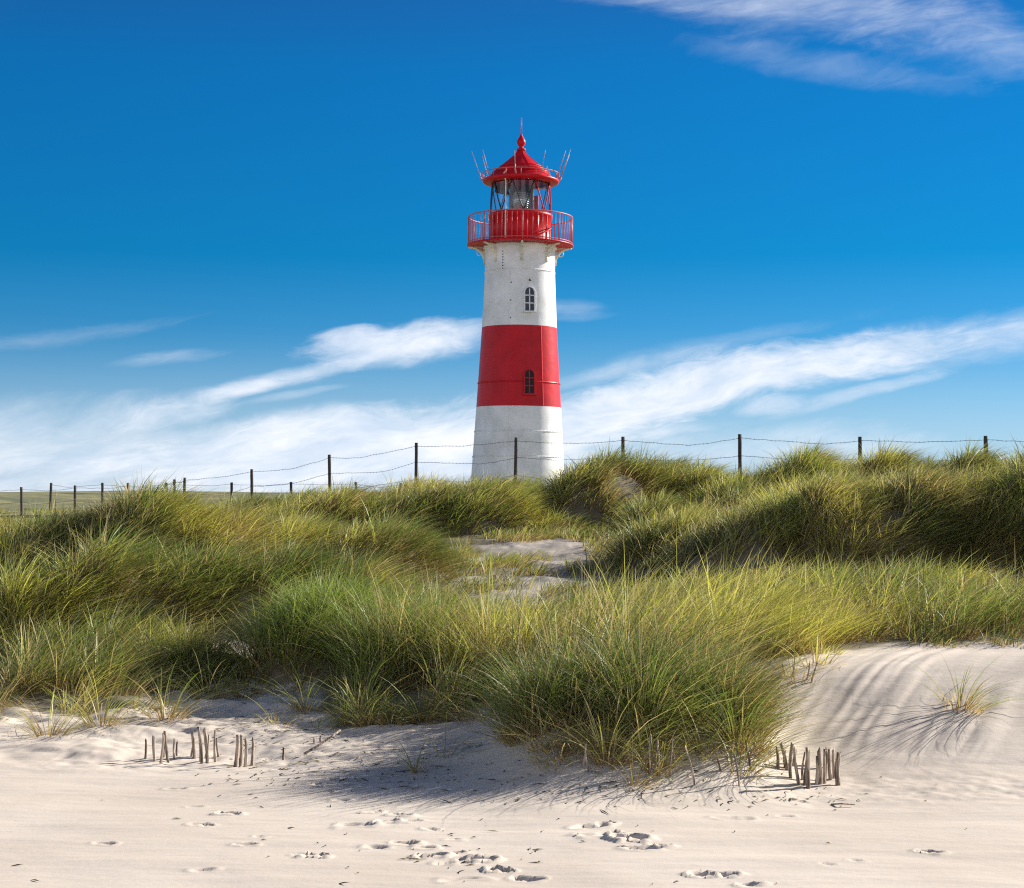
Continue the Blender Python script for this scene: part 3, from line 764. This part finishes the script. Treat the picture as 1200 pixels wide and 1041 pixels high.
def arch_pts(w, h, n=10):
    """outline of a round-headed opening, centred, base at z = 0"""
    r = w / 2; p = [(-r, 0), (r, 0)]
    p += [(r * math.cos(math.pi * i / n), h - r + r * math.sin(math.pi * i / n)) for i in range(n + 1)]
    return p
def window(pyb, pyt, w, ang, mframe, mpane):
    h = (pyb - pyt) * S; z0 = zs(pyb); a = R(-90 + ang)
    r0 = rad_at(pyb); r1 = rad_at(pyt)
    tilt = math.atan2(r0 - r1, h)
    # local frame: X across, Y outwards (negated), Z up
    M = Matrix.Translation((r0 * math.cos(a), r0 * math.sin(a), z0)) @ Matrix.Rotation(a + math.pi / 2, 4, 'Z') @ Matrix.Rotation(-tilt, 4, 'X')
    bm = bmesh.new()
    outer = arch_pts(w + .10, h + .05); inner = arch_pts(w, h)
    def ring(pts, y, dz=0): return [bm.verts.new(M @ Vector((x, y, z + dz))) for x, z in pts]
    a0 = ring(outer, .05, -.03); a1 = ring(outer, -.045, -.03); b0 = ring(inner, .05); b1 = ring(inner, -.045)
    n = len(a0)
    for i in range(n):
        j = (i + 1) % n
        bm.faces.new((a0[i], a0[j], a1[j], a1[i])); bm.faces.new((a1[i], a1[j], b1[j], b1[i])); bm.faces.new((b1[i], b1[j], b0[j], b0[i]))
    for (cx, cz, sx, sz) in ((0, h * .48, .035, h * .94), (0, h * .33, w, .035), (0, h * .66, w, .035)):
        k = Matrix.Translation((cx, -.016, cz)) @ Matrix.Diagonal((sx, .034, sz, 1))
        bmesh.ops.create_cube(bm, size=1, matrix=M @ k)
    wn = obj('window', bm, mframe, lh, smooth=False)
    bm = bmesh.new(); f = [bm.verts.new(M @ Vector((x, -.012, z))) for x, z in inner]; g = [bm.verts.new(M @ Vector((x, .03, z))) for x, z in inner]
    bm.faces.new(f); bm.faces.new(g[::-1])
    for i in range(n): bm.faces.new((f[i], f[(i + 1) % n], g[(i + 1) % n], g[i]))
    obj('pane', bm, mpane, wn, smooth=False)
    bm = bmesh.new(); bmesh.ops.create_cube(bm, size=1, matrix=M @ Matrix.Translation((0, -.06, -.05)) @ Matrix.Diagonal((w + .16, .10, .04, 1)))
    obj('sill', bm, mframe, wn, smooth=False)
window(363.5, 336.5, .33, 15, WHITE, BLACKGLASS)
window(461, 434, .33, 14, RED, GREYPANE)
# faint blank window on the left of the red band is only a plate edge: a raised vertical strip
for (pa, pb, ang, mat) in ((380.5, 475, -11, RED), (316, 379.5, -16, WHITE), (477, 590, -12, WHITE), (381, 474.5, 34, RED)):
    bm = bmesh.new(); a = R(-90 + ang)
    lf = []
    for py in np.linspace(pa, pb, 6):
        r = rad_at(py)
        lf.append([bm.verts.new(((r + o) * math.cos(a + t), (r + o) * math.sin(a + t), zs(py))) for t, o in ((-.02, -.005), (-.018, .008), (.018, .008), (.02, -.005))])
    for p, q in zip(lf, lf[1:]):
        for i in range(3): bm.faces.new((p[i], p[i + 1], q[i + 1], q[i]))
    obj('plate_seam', bm, mat, lh)

# gallery
RG = 61.5 * S; zd = zz(289.5)
bm = bmesh.new()
lathe(bm, [(36 * S, zd), (RG, zd), (RG + .03, zd + .01), (RG + .03, zd + .05), (RG, zd + .06), (36 * S, zd + .06)], 96)
obj('gallery_deck', bm, RED, lh)
bm = bmesh.new(); lathe(bm, [(41 * S, zz(294)), (43 * S, zz(292.5)), (43.5 * S, zd - .004), (38 * S, zd - .003)], 96)
obj('cornice', bm, WHITE, lh)
for k in range(8):
    a = R(-90 + 45 * k + 2); c, s = math.cos(a), math.sin(a)
    bm = bmesh.new()
    pts = []
    for t in np.linspace(0, 1, 9):
        ang = t * math.pi / 2
        rr = 41.6 * S + (RG - .10 - 41.6 * S) * (1 - math.cos(ang)); z = zz(309) + (zd - .045 - zz(309)) * math.sin(ang)
        pts.append((c * rr, s * rr, z))
    tube(bm, pts, .042, 8)
    tube(bm, [(c * 41.8 * S, s * 41.8 * S, zd - .045), (c * (RG - .02), s * (RG - .02), zd - .045)], .03, 8)
    tube(bm, [(c * 41.9 * S, s * 41.9 * S, zz(311)), (c * 41.9 * S, s * 41.9 * S, zd - .045)], .036, 8)
    # scroll inside the bracket
    cr = 41.6 * S + (RG - 41.6 * S) * .30; cz = zd - .24
    tube(bm, [(c * (cr + .10 * math.cos(q)), s * (cr + .10 * math.cos(q)), cz + .10 * math.sin(q)) for q in np.linspace(0, 2 * math.pi, 13)[:-1]], .018, 6, closed=True)
    obj('bracket', bm, CREAM, lh)
RR = RG - .02; ztop = zz(255.5)
bm = bmesh.new()
circ = lambda r, z, n=72: [(r * math.cos(2 * math.pi * i / n), r * math.sin(2 * math.pi * i / n), z) for i in range(n)]
tube(bm, circ(RR, ztop), .024, 8, closed=True)
rail = obj('railing', bm, RAILRED, lh)
bm = bmesh.new(); tube(bm, circ(RR, zd + .12), .018, 6, closed=True); obj('bottom_rail', bm, RAILRED, rail)
for k in range(64):
    a = 2 * math.pi * k / 64 + R(2); big = k % 8 == 0
    bm = bmesh.new(); tube(bm, [(RR * math.cos(a), RR * math.sin(a), zd + .05), (RR * math.cos(a), RR * math.sin(a), ztop)], .026 if big else .0105, 8 if big else 6)
    obj('rail_post' if big else 'baluster', bm, RAILRED, rail)

# lantern drum and glazing
RD = 36.6 * S; zb = zz(251.5)
bm = bmesh.new()
lathe(bm, [(RD + .03, zd + .062), (RD + .03, zd + .12), (RD, zd + .14), (RD, zb - .14), (RD + .035, zb - .12), (RD + .035, zb - .03), (RD - .02, zb), (RD - .10, zb)], 96)
for k in range(16):
    a = 2 * math.pi * (k + .5) / 16
    bmesh.ops.create_cube(bm, size=1, matrix=Matrix.Rotation(a, 4, 'Z') @ Matrix.Translation((RD + .003, 0, (zd + .14 + zb - .14) / 2)) @ Matrix.Diagonal((.02, .05, zb - zd - .30, 1)))
obj('lantern_drum', bm, RED, lh)
ze = zz(216.5)
bm = bmesh.new()
lathe(bm, [(RD - .07, zb + .002), (RD - .07, ze + .05)], 64); obj('glazing', bm, GLASS, lh)
# diagonal astragals: each leans one way or the other, meeting at top and bottom
NL = 8
for k in range(NL):
    a0 = 2 * math.pi * (k + .12) / NL - math.pi / 2
    for s_ in (1, -1):
        bm = bmesh.new(); pts = []
        for t in np.linspace(0, 1, 7):
            a = a0 + s_ * t * (2 * math.pi / NL) * .5
            pts.append(((RD - .05) * math.cos(a), (RD - .05) * math.sin(a), zb + (ze + .04 - zb) * t))
        tube(bm, pts, .022, 6); obj('glazing_bar', bm, DARKMETAL if (k % NL) not in (1, 2) else RED, lh)
# blanked landward panes and a red sector pane
def curved_panel(name, a0, a1, r, z0, z1, mat, parent):
    bm = bmesh.new(); A = []; B = []
    for t in np.linspace(a0, a1, 9):
        for L, rr in ((A, r), (B, r - .02)):
            L.append([bm.verts.new((rr * math.cos(t), rr * math.sin(t), z)) for z in (z0, z1)])
    for i in range(8):
        bm.faces.new((A[i][0], A[i + 1][0], A[i + 1][1], A[i][1])); bm.faces.new((B[i][0], B[i][1], B[i + 1][1], B[i + 1][0]))
        bm.faces.new((A[i][1], A[i + 1][1], B[i + 1][1], B[i][1])); bm.faces.new((A[i][0], B[i][0], B[i + 1][0], A[i + 1][0]))
    for i in (0, 8): bm.faces.new((A[i][0], A[i][1], B[i][1], B[i][0]))
    return obj(name, bm, mat, parent)
curved_panel('blind', R(90 - 27), R(90 + 24), RD - .11, zb, ze + .03, BLANK, lh)
curved_panel('blind', R(90 + 26), R(90 + 68), RD - .11, ze - .22, ze + .03, BLANK, lh)
curved_panel('sector_pane', R(90 - 40), R(90 - 29), RD - .11, zb, ze - .25, RED, lh)
bm = bmesh.new()
zc = (zb + ze) / 2 - .12
lathe(bm, [(.05, zb - .5), (.12, zb - .1), (.16, zb + .05), (.20, zb + .12), (.27, zc - .1), (.30, zc + .08), (.27, zc + .26), (.20, zc + .38), (.10, zc + .46), (.03, zc + .50)], 32)
for i in range(9):
    z = zb + .15 + i * .075; r = .30 - .0042 * (i - 4.5) ** 2 + .012
    tube(bm, circ(r, z, 32), .018, 6, closed=True)
obj('lens', bm, LENS, lh)
bm = bmesh.new(); tube(bm, [(.18, -.15, zb - .2), (.18, -.15, ze)], .05, 8); tube(bm, [(-.32, .2, zb - .2), (-.32, .2, ze)], .05, 8); obj('lens_frame', bm, DARKMETAL, lh)

# roof
bm = bmesh.new()
rp = [(RD - .08, ze + .02), (42.5 * S, ze + .03), (44.6 * S, ze + .07), (45 * S, ze + .13), (44.2 * S, ze + .16), (41.5 * S, ze + .14), (39 * S, ze + .17), (37.5 * S, ze + .21), (33.5 * S, zz(203.5)), (29.3 * S, zz(200.2)), (24.5 * S, zz(196.3)), (18.5 * S, zz(191.3)), (12.5 * S, zz(186.3)), (7.5 * S, zz(182)), (4.6 * S, zz(177.5))]
lathe(bm, rp, 96)
for (r, py) in ((33.3 * S, 203.4), (29.2 * S, 200.0), (24.6 * S, 196.2)):
    tube(bm, circ(r + .012, zz(py), 72), .018, 6, closed=True)
for k in range(8):
    a = R(45 * k + 20); tube(bm, [(math.cos(a) * r, math.sin(a) * r, z + .004) for r, z in rp[8:]], .016, 5)
roof = obj('roof', bm, RED, lh)
bm = bmesh.new()
fp = [(4.4, 177), (5.4, 176.2), (5.4, 174.8), (3.2, 174), (2.4, 172.5), (3.4, 171), (5.0, 168.6), (5.3, 166.5), (4.4, 164), (2.6, 161.2), (1.3, 158.5), (.7, 156.5), (0.3, 155.5)]
lathe(bm, [(r * S, zz(p)) for r, p in fp], 32); obj('finial', bm, RED, roof)
bm = bmesh.new(); tube(bm, [(0, 0, zz(158)), (0, 0, zz(138))], .028, 8, r1=.016)
obj('lightning_rod', bm, RAILRED, roof)
bm = bmesh.new(); tube(bm, circ(45.2 * S, zz(204.5), 72), .017, 6, closed=True)
for k in range(16):
    a = 2 * math.pi * k / 16; q = 44.4 * S
    tube(bm, [(q * math.cos(a), q * math.sin(a), ze + .14), (45.2 * S * math.cos(a), 45.2 * S * math.sin(a), zz(204.5))], .014, 5)
obj('eave_rail', bm, RAILRED, roof)
for k, (az, hgt) in enumerate([(10, 24), (55, 17), (100, 20), (142, 26), (172, 27), (218, 20), (262, 16), (300, 18), (335, 22), (350, 26)]):
    a = R(az); q = 44.8 * S; o_ = 48.5 * S; e = o_ + 10 * S * hgt / 26
    bm = bmesh.new()
    tube(bm, [(q * math.cos(a), q * math.sin(a), zz(211)), (o_ * math.cos(a), o_ * math.sin(a), zz(207)), (o_ * 1.01 * math.cos(a), o_ * 1.01 * math.sin(a), zz(202))], .028, 8, r1=.024)
    tube(bm, [(o_ * math.cos(a), o_ * math.sin(a), zz(205)), (e * math.cos(a), e * math.sin(a), zz(203 - hgt))], .015, 6, r1=.009)
    obj('antenna', bm, SPIKE, roof)
# cable conduit up the drum front
bm = bmesh.new(); a = R(-90 - 27)
pts = [((RD + .05) * math.cos(a), (RD + .05) * math.sin(a), z) for z in np.linspace(zd + .1, ze - .05, 8)] + [((41 * S) * math.cos(a), (41 * S) * math.sin(a), ze + .06), ((43 * S) * math.cos(a), (43 * S) * math.sin(a), ze + .20), ((36 * S) * math.cos(a), (36 * S) * math.sin(a), ze + .36)]
tube(bm, pts, .024, 8); obj('cable_conduit', bm, CREAM, lh)
bm = bmesh.new(); a = R(-90 + 33); b_ = R(-90 + 68)
tube(bm, [((RD + .06) * math.cos(t), (RD + .06) * math.sin(t), zd + .30 + .32 * k / 7) for k, t in enumerate(np.linspace(a, b_, 8))], .026, 6)
obj('stay_bar', bm, RED, lh)

# ------------------------------------------------------------------ fences
def fence(name, posts, wires, label, rr, pw=.04):
    x0, y0 = posts[len(posts) // 2][0], posts[len(posts) // 2][1]; z0 = g1(x0, y0)
    root = empty(name, (x0, y0, z0), label, 'fence'); O = Vector((x0, y0, z0))
    for (x, y, zt) in posts:
        bm = bmesh.new(); zg = g1(x, y) - .25; n = 10
        tilt = Vector((random.uniform(-.05, .05), random.uniform(-.05, .05), 0))
        prof = []
        for i in range(n):
            t = i / (n - 1); prof.append(Vector((x, y, zg + (zt - zg) * t)) + tilt * (t - 1) * 1.0 - O)
        tube(bm, prof, pw * random.uniform(.95, 1.1), 10, r1=pw * .9)
        for v in bm.verts: v.co += Vector((random.uniform(-1, 1), random.uniform(-1, 1), random.uniform(-1, 1))) * pw * .07
        obj('post', bm, POST, root)
    for dz in wires:
        bm = bmesh.new(); pts = []
        for (a, b) in zip(posts, posts[1:]):
            A = Vector((a[0], a[1] - pw, a[2] - dz)); B = Vector((b[0], b[1] - pw, b[2] - dz)); sag = random.uniform(.02, .13); kink = random.uniform(.25, .75)
            for i in range(14):
                t = i / 14; p = A.lerp(B, t); p.z -= sag * (t / kink if t < kink else (1 - t) / (1 - kink)) ** .8 + random.uniform(-.009, .009); pts.append(p - O)
        pts.append(B - O)
        tube(bm, pts, rr, 5)
        for p, q in zip(pts, pts[1:]):                     # barbs
            for t in (.25, .75):
                c = p.lerp(q, t); d = Vector((random.uniform(-.3, .3), random.uniform(-.5, .5), 1)).normalized() * .022
                tube(bm, [c - d * .7, c + d * .7], rr * .7, 4)
        obj('wire', bm, WIRE, root)
    return root
ps = [(1310, 511, 28.5), (1155, 511, 30.0), (1008, 512, 31.5), (867, 509, 33), (730, 512, 34.5), (605, 513, 36), (488, 519, 37.5), (386, 533, 39), (295, 550, 41), (216.5, 560, 43.2), (204.5, 562, 43.6), (150, 566, 45.5), (88, 569, 47.5), (25, 571, 49.5), (-40, 573, 51)]
posts = []
for px, py, d in ps[::-1]:
    p = P(px, py, d); posts.append((p.x, p.y, p.z))
fence('wire_fence', posts, (.07, .42, .80), 'barbed wire fence on dark wooden posts along the dune crest', .0038)
posts = []
for px, py, d in [(60, 566, 60), (120, 566, 60), (195, 566, 59.5), (271.5, 565.5, 58), (341, 565, 57), (417, 565, 56), (470, 566, 55)]:
    p = P(px, py, d); posts.append((p.x, p.y, p.z))
fence('wire_fence', posts, (.06, .35), 'lower fence with short posts farther off behind the left grass', .0045, .05)

# ------------------------------------------------------------------ brushwood stubs
def stake(px, py, hpx, lab, group, lean=0., r=.010):
    x, y = hit(px, py, 6.5); h = hpx / F * y * 1.03
    z0 = g1(x, y)
    bm = bmesh.new(); n = 9; ph = random.uniform(0, 6)
    ly = random.uniform(-.10, .10)
    pts = [Vector((lean * (t * h) + .006 * math.sin(ph + t * 4), ly * t * h + .005 * math.cos(ph + t * 5), -.06 + (h + .06) * t)) for t in np.linspace(0, 1, n)]
    tube(bm, pts, r * random.uniform(.75, 1.3), 8, r1=r * random.uniform(.45, 1.0))
    bm.verts.ensure_lookup_table()
    top = max(v.co.z for v in bm.verts)
    for v in bm.verts:
        v.co.x += random.uniform(-1, 1) * r * .12; v.co.y += random.uniform(-1, 1) * r * .12
        if v.co.z > top - .012: v.co.z += random.uniform(-.012, .016)
    o = obj('wooden_stake', bm, STAKE); o.location = (x, y, z0)
    return tag(o, lab, 'stake', group)
ORD = ['leftmost', 'second', 'third', 'fourth', 'fifth', 'sixth', 'seventh', 'eighth', 'ninth', 'tenth', 'eleventh', 'twelfth', 'thirteenth', 'fourteenth', 'fifteenth', 'sixteenth', 'seventeenth', 'eighteenth', 'nineteenth', 'twentieth', 'twenty-first', 'twenty-second']
def row(lst, where, group, r=.010):
    lst = sorted(lst)
    for i, s in enumerate(lst):
        w = ORD[i] if i == 0 else ORD[i] + ' from the left'
        lean = s[3] if len(s) > 3 else random.uniform(-.12, .12)
        kind = 'tall' if s[2] > 38 else 'short' if s[2] < 22 else 'weathered'
        stake(s[0], s[1], s[2], f'{kind} wooden stake, {w} {where}', group, lean, r * (s[4] if len(s) > 4 else 1))
row([(913, 902, 24, -.15), (919, 900, 18, .1), (924, 905, 30, -.25), (930, 899, 16, .1), (926, 912, 38, .05, 1.2), (936, 922, 42, -.1), (940, 915, 30, .1), (945, 922, 30, -.05), (950, 926, 46, -.12, 1.1), (955, 921, 30, .1), (959, 920, 40, .05, 1.2), (963, 919, 36, .12, 1.1), (968, 919, 40, -.02), (972, 914, 34, .04, 1.2), (975, 912, 32, .08), (982, 921, 37, .02, 1.7), (947, 900, 18, 0), (966, 900, 20, .1)],
    'in the stub row right of the front mound', 'brushwood stubs right of the mound')
row([(277, 898, 36, .02, 1.6), (283.5, 896, 35, -.05, 1.1), (287, 899, 33, .02, 1.1), (296.5, 893, 30, -.02, 1.1)],
    'in the group of four stubs', 'group of four stubs on the left sand')
row([(228, 886, 30, -.1), (233, 889, 24, .1, .8), (238, 892, 40, -.15, .9), (244, 893, 40, -.12, 1.2), (241, 885, 26, .1), (251, 890, 36, .05, 1.0), (224, 884, 20, .1, .8), (255, 884, 18, .0, .8)],
    'in the thin cluster left of the four stubs', 'thin cluster of stubs on the left sand')
row([(189, 891, 34, .05), (193, 886, 24, -.1, .8), (199, 889, 34, -.15, 1.1), (203, 886, 20, .1, .8), (208, 884, 16, 0., .8), (180, 889, 28, .05), (172, 887, 22, -.1)],
    'in the stub cluster farthest left on the sand', 'stub cluster farthest left')
row([(333, 890, 12, 0), (366, 874, 6, .3), (374, 872, 6, .2)], 'among the tiny stubs beside the lying stick', 'tiny stubs beside the stick')
row([(683, 897, 22, .1), (693, 906, 30, -.25, .8), (763, 908, 44, -.05, 1.1), (771, 908, 40, .02, 1.3), (786, 910, 42, .03, 1.0), (797, 898, 24, -.4, .8), (818, 921, 42, -.35, .7), (845, 903, 14, -.2), (866, 920, 34, -.1, .9), (880, 905, 30, -.1, 1.1), (859, 893, 22, 0, .8)],
    'on the shaded sand below the front mound', 'broken stems below the mound', .0085)
row([(918, 790, 10, 0), (929, 793, 14, 0), (943, 797, 20, .25, .8), (950, 800, 22, .3, .8)], 'along the crest of the bare sand slope', 'stems on the bare slope crest', .008)
# lying stick and twig
x, y = hit(376, 890, 7); bm = bmesh.new()
tube(bm, [(-.10, 0, .0), (-.03, .06, .035), (.05, .11, .085), (.10, .16, .12)], .008, 8, r1=.006)
o = obj('stick', bm, STAKE); o.location = (x, y, g1(x, y)); tag(o, 'greenish grey stick leaning out of the sand right of the stubs', 'stick')
x, y = hit(988, 946, 6.5); bm = bmesh.new()
tube(bm, [(-.05, .05, .0), (-.01, .0, .012), (.06, -.01, .01)], .005, 6, r1=.003)
o = obj('twig', bm, STAKE); o.location = (x, y, g1(x, y) + .003); tag(o, 'small dark twig lying on the open sand at the right', 'twig')
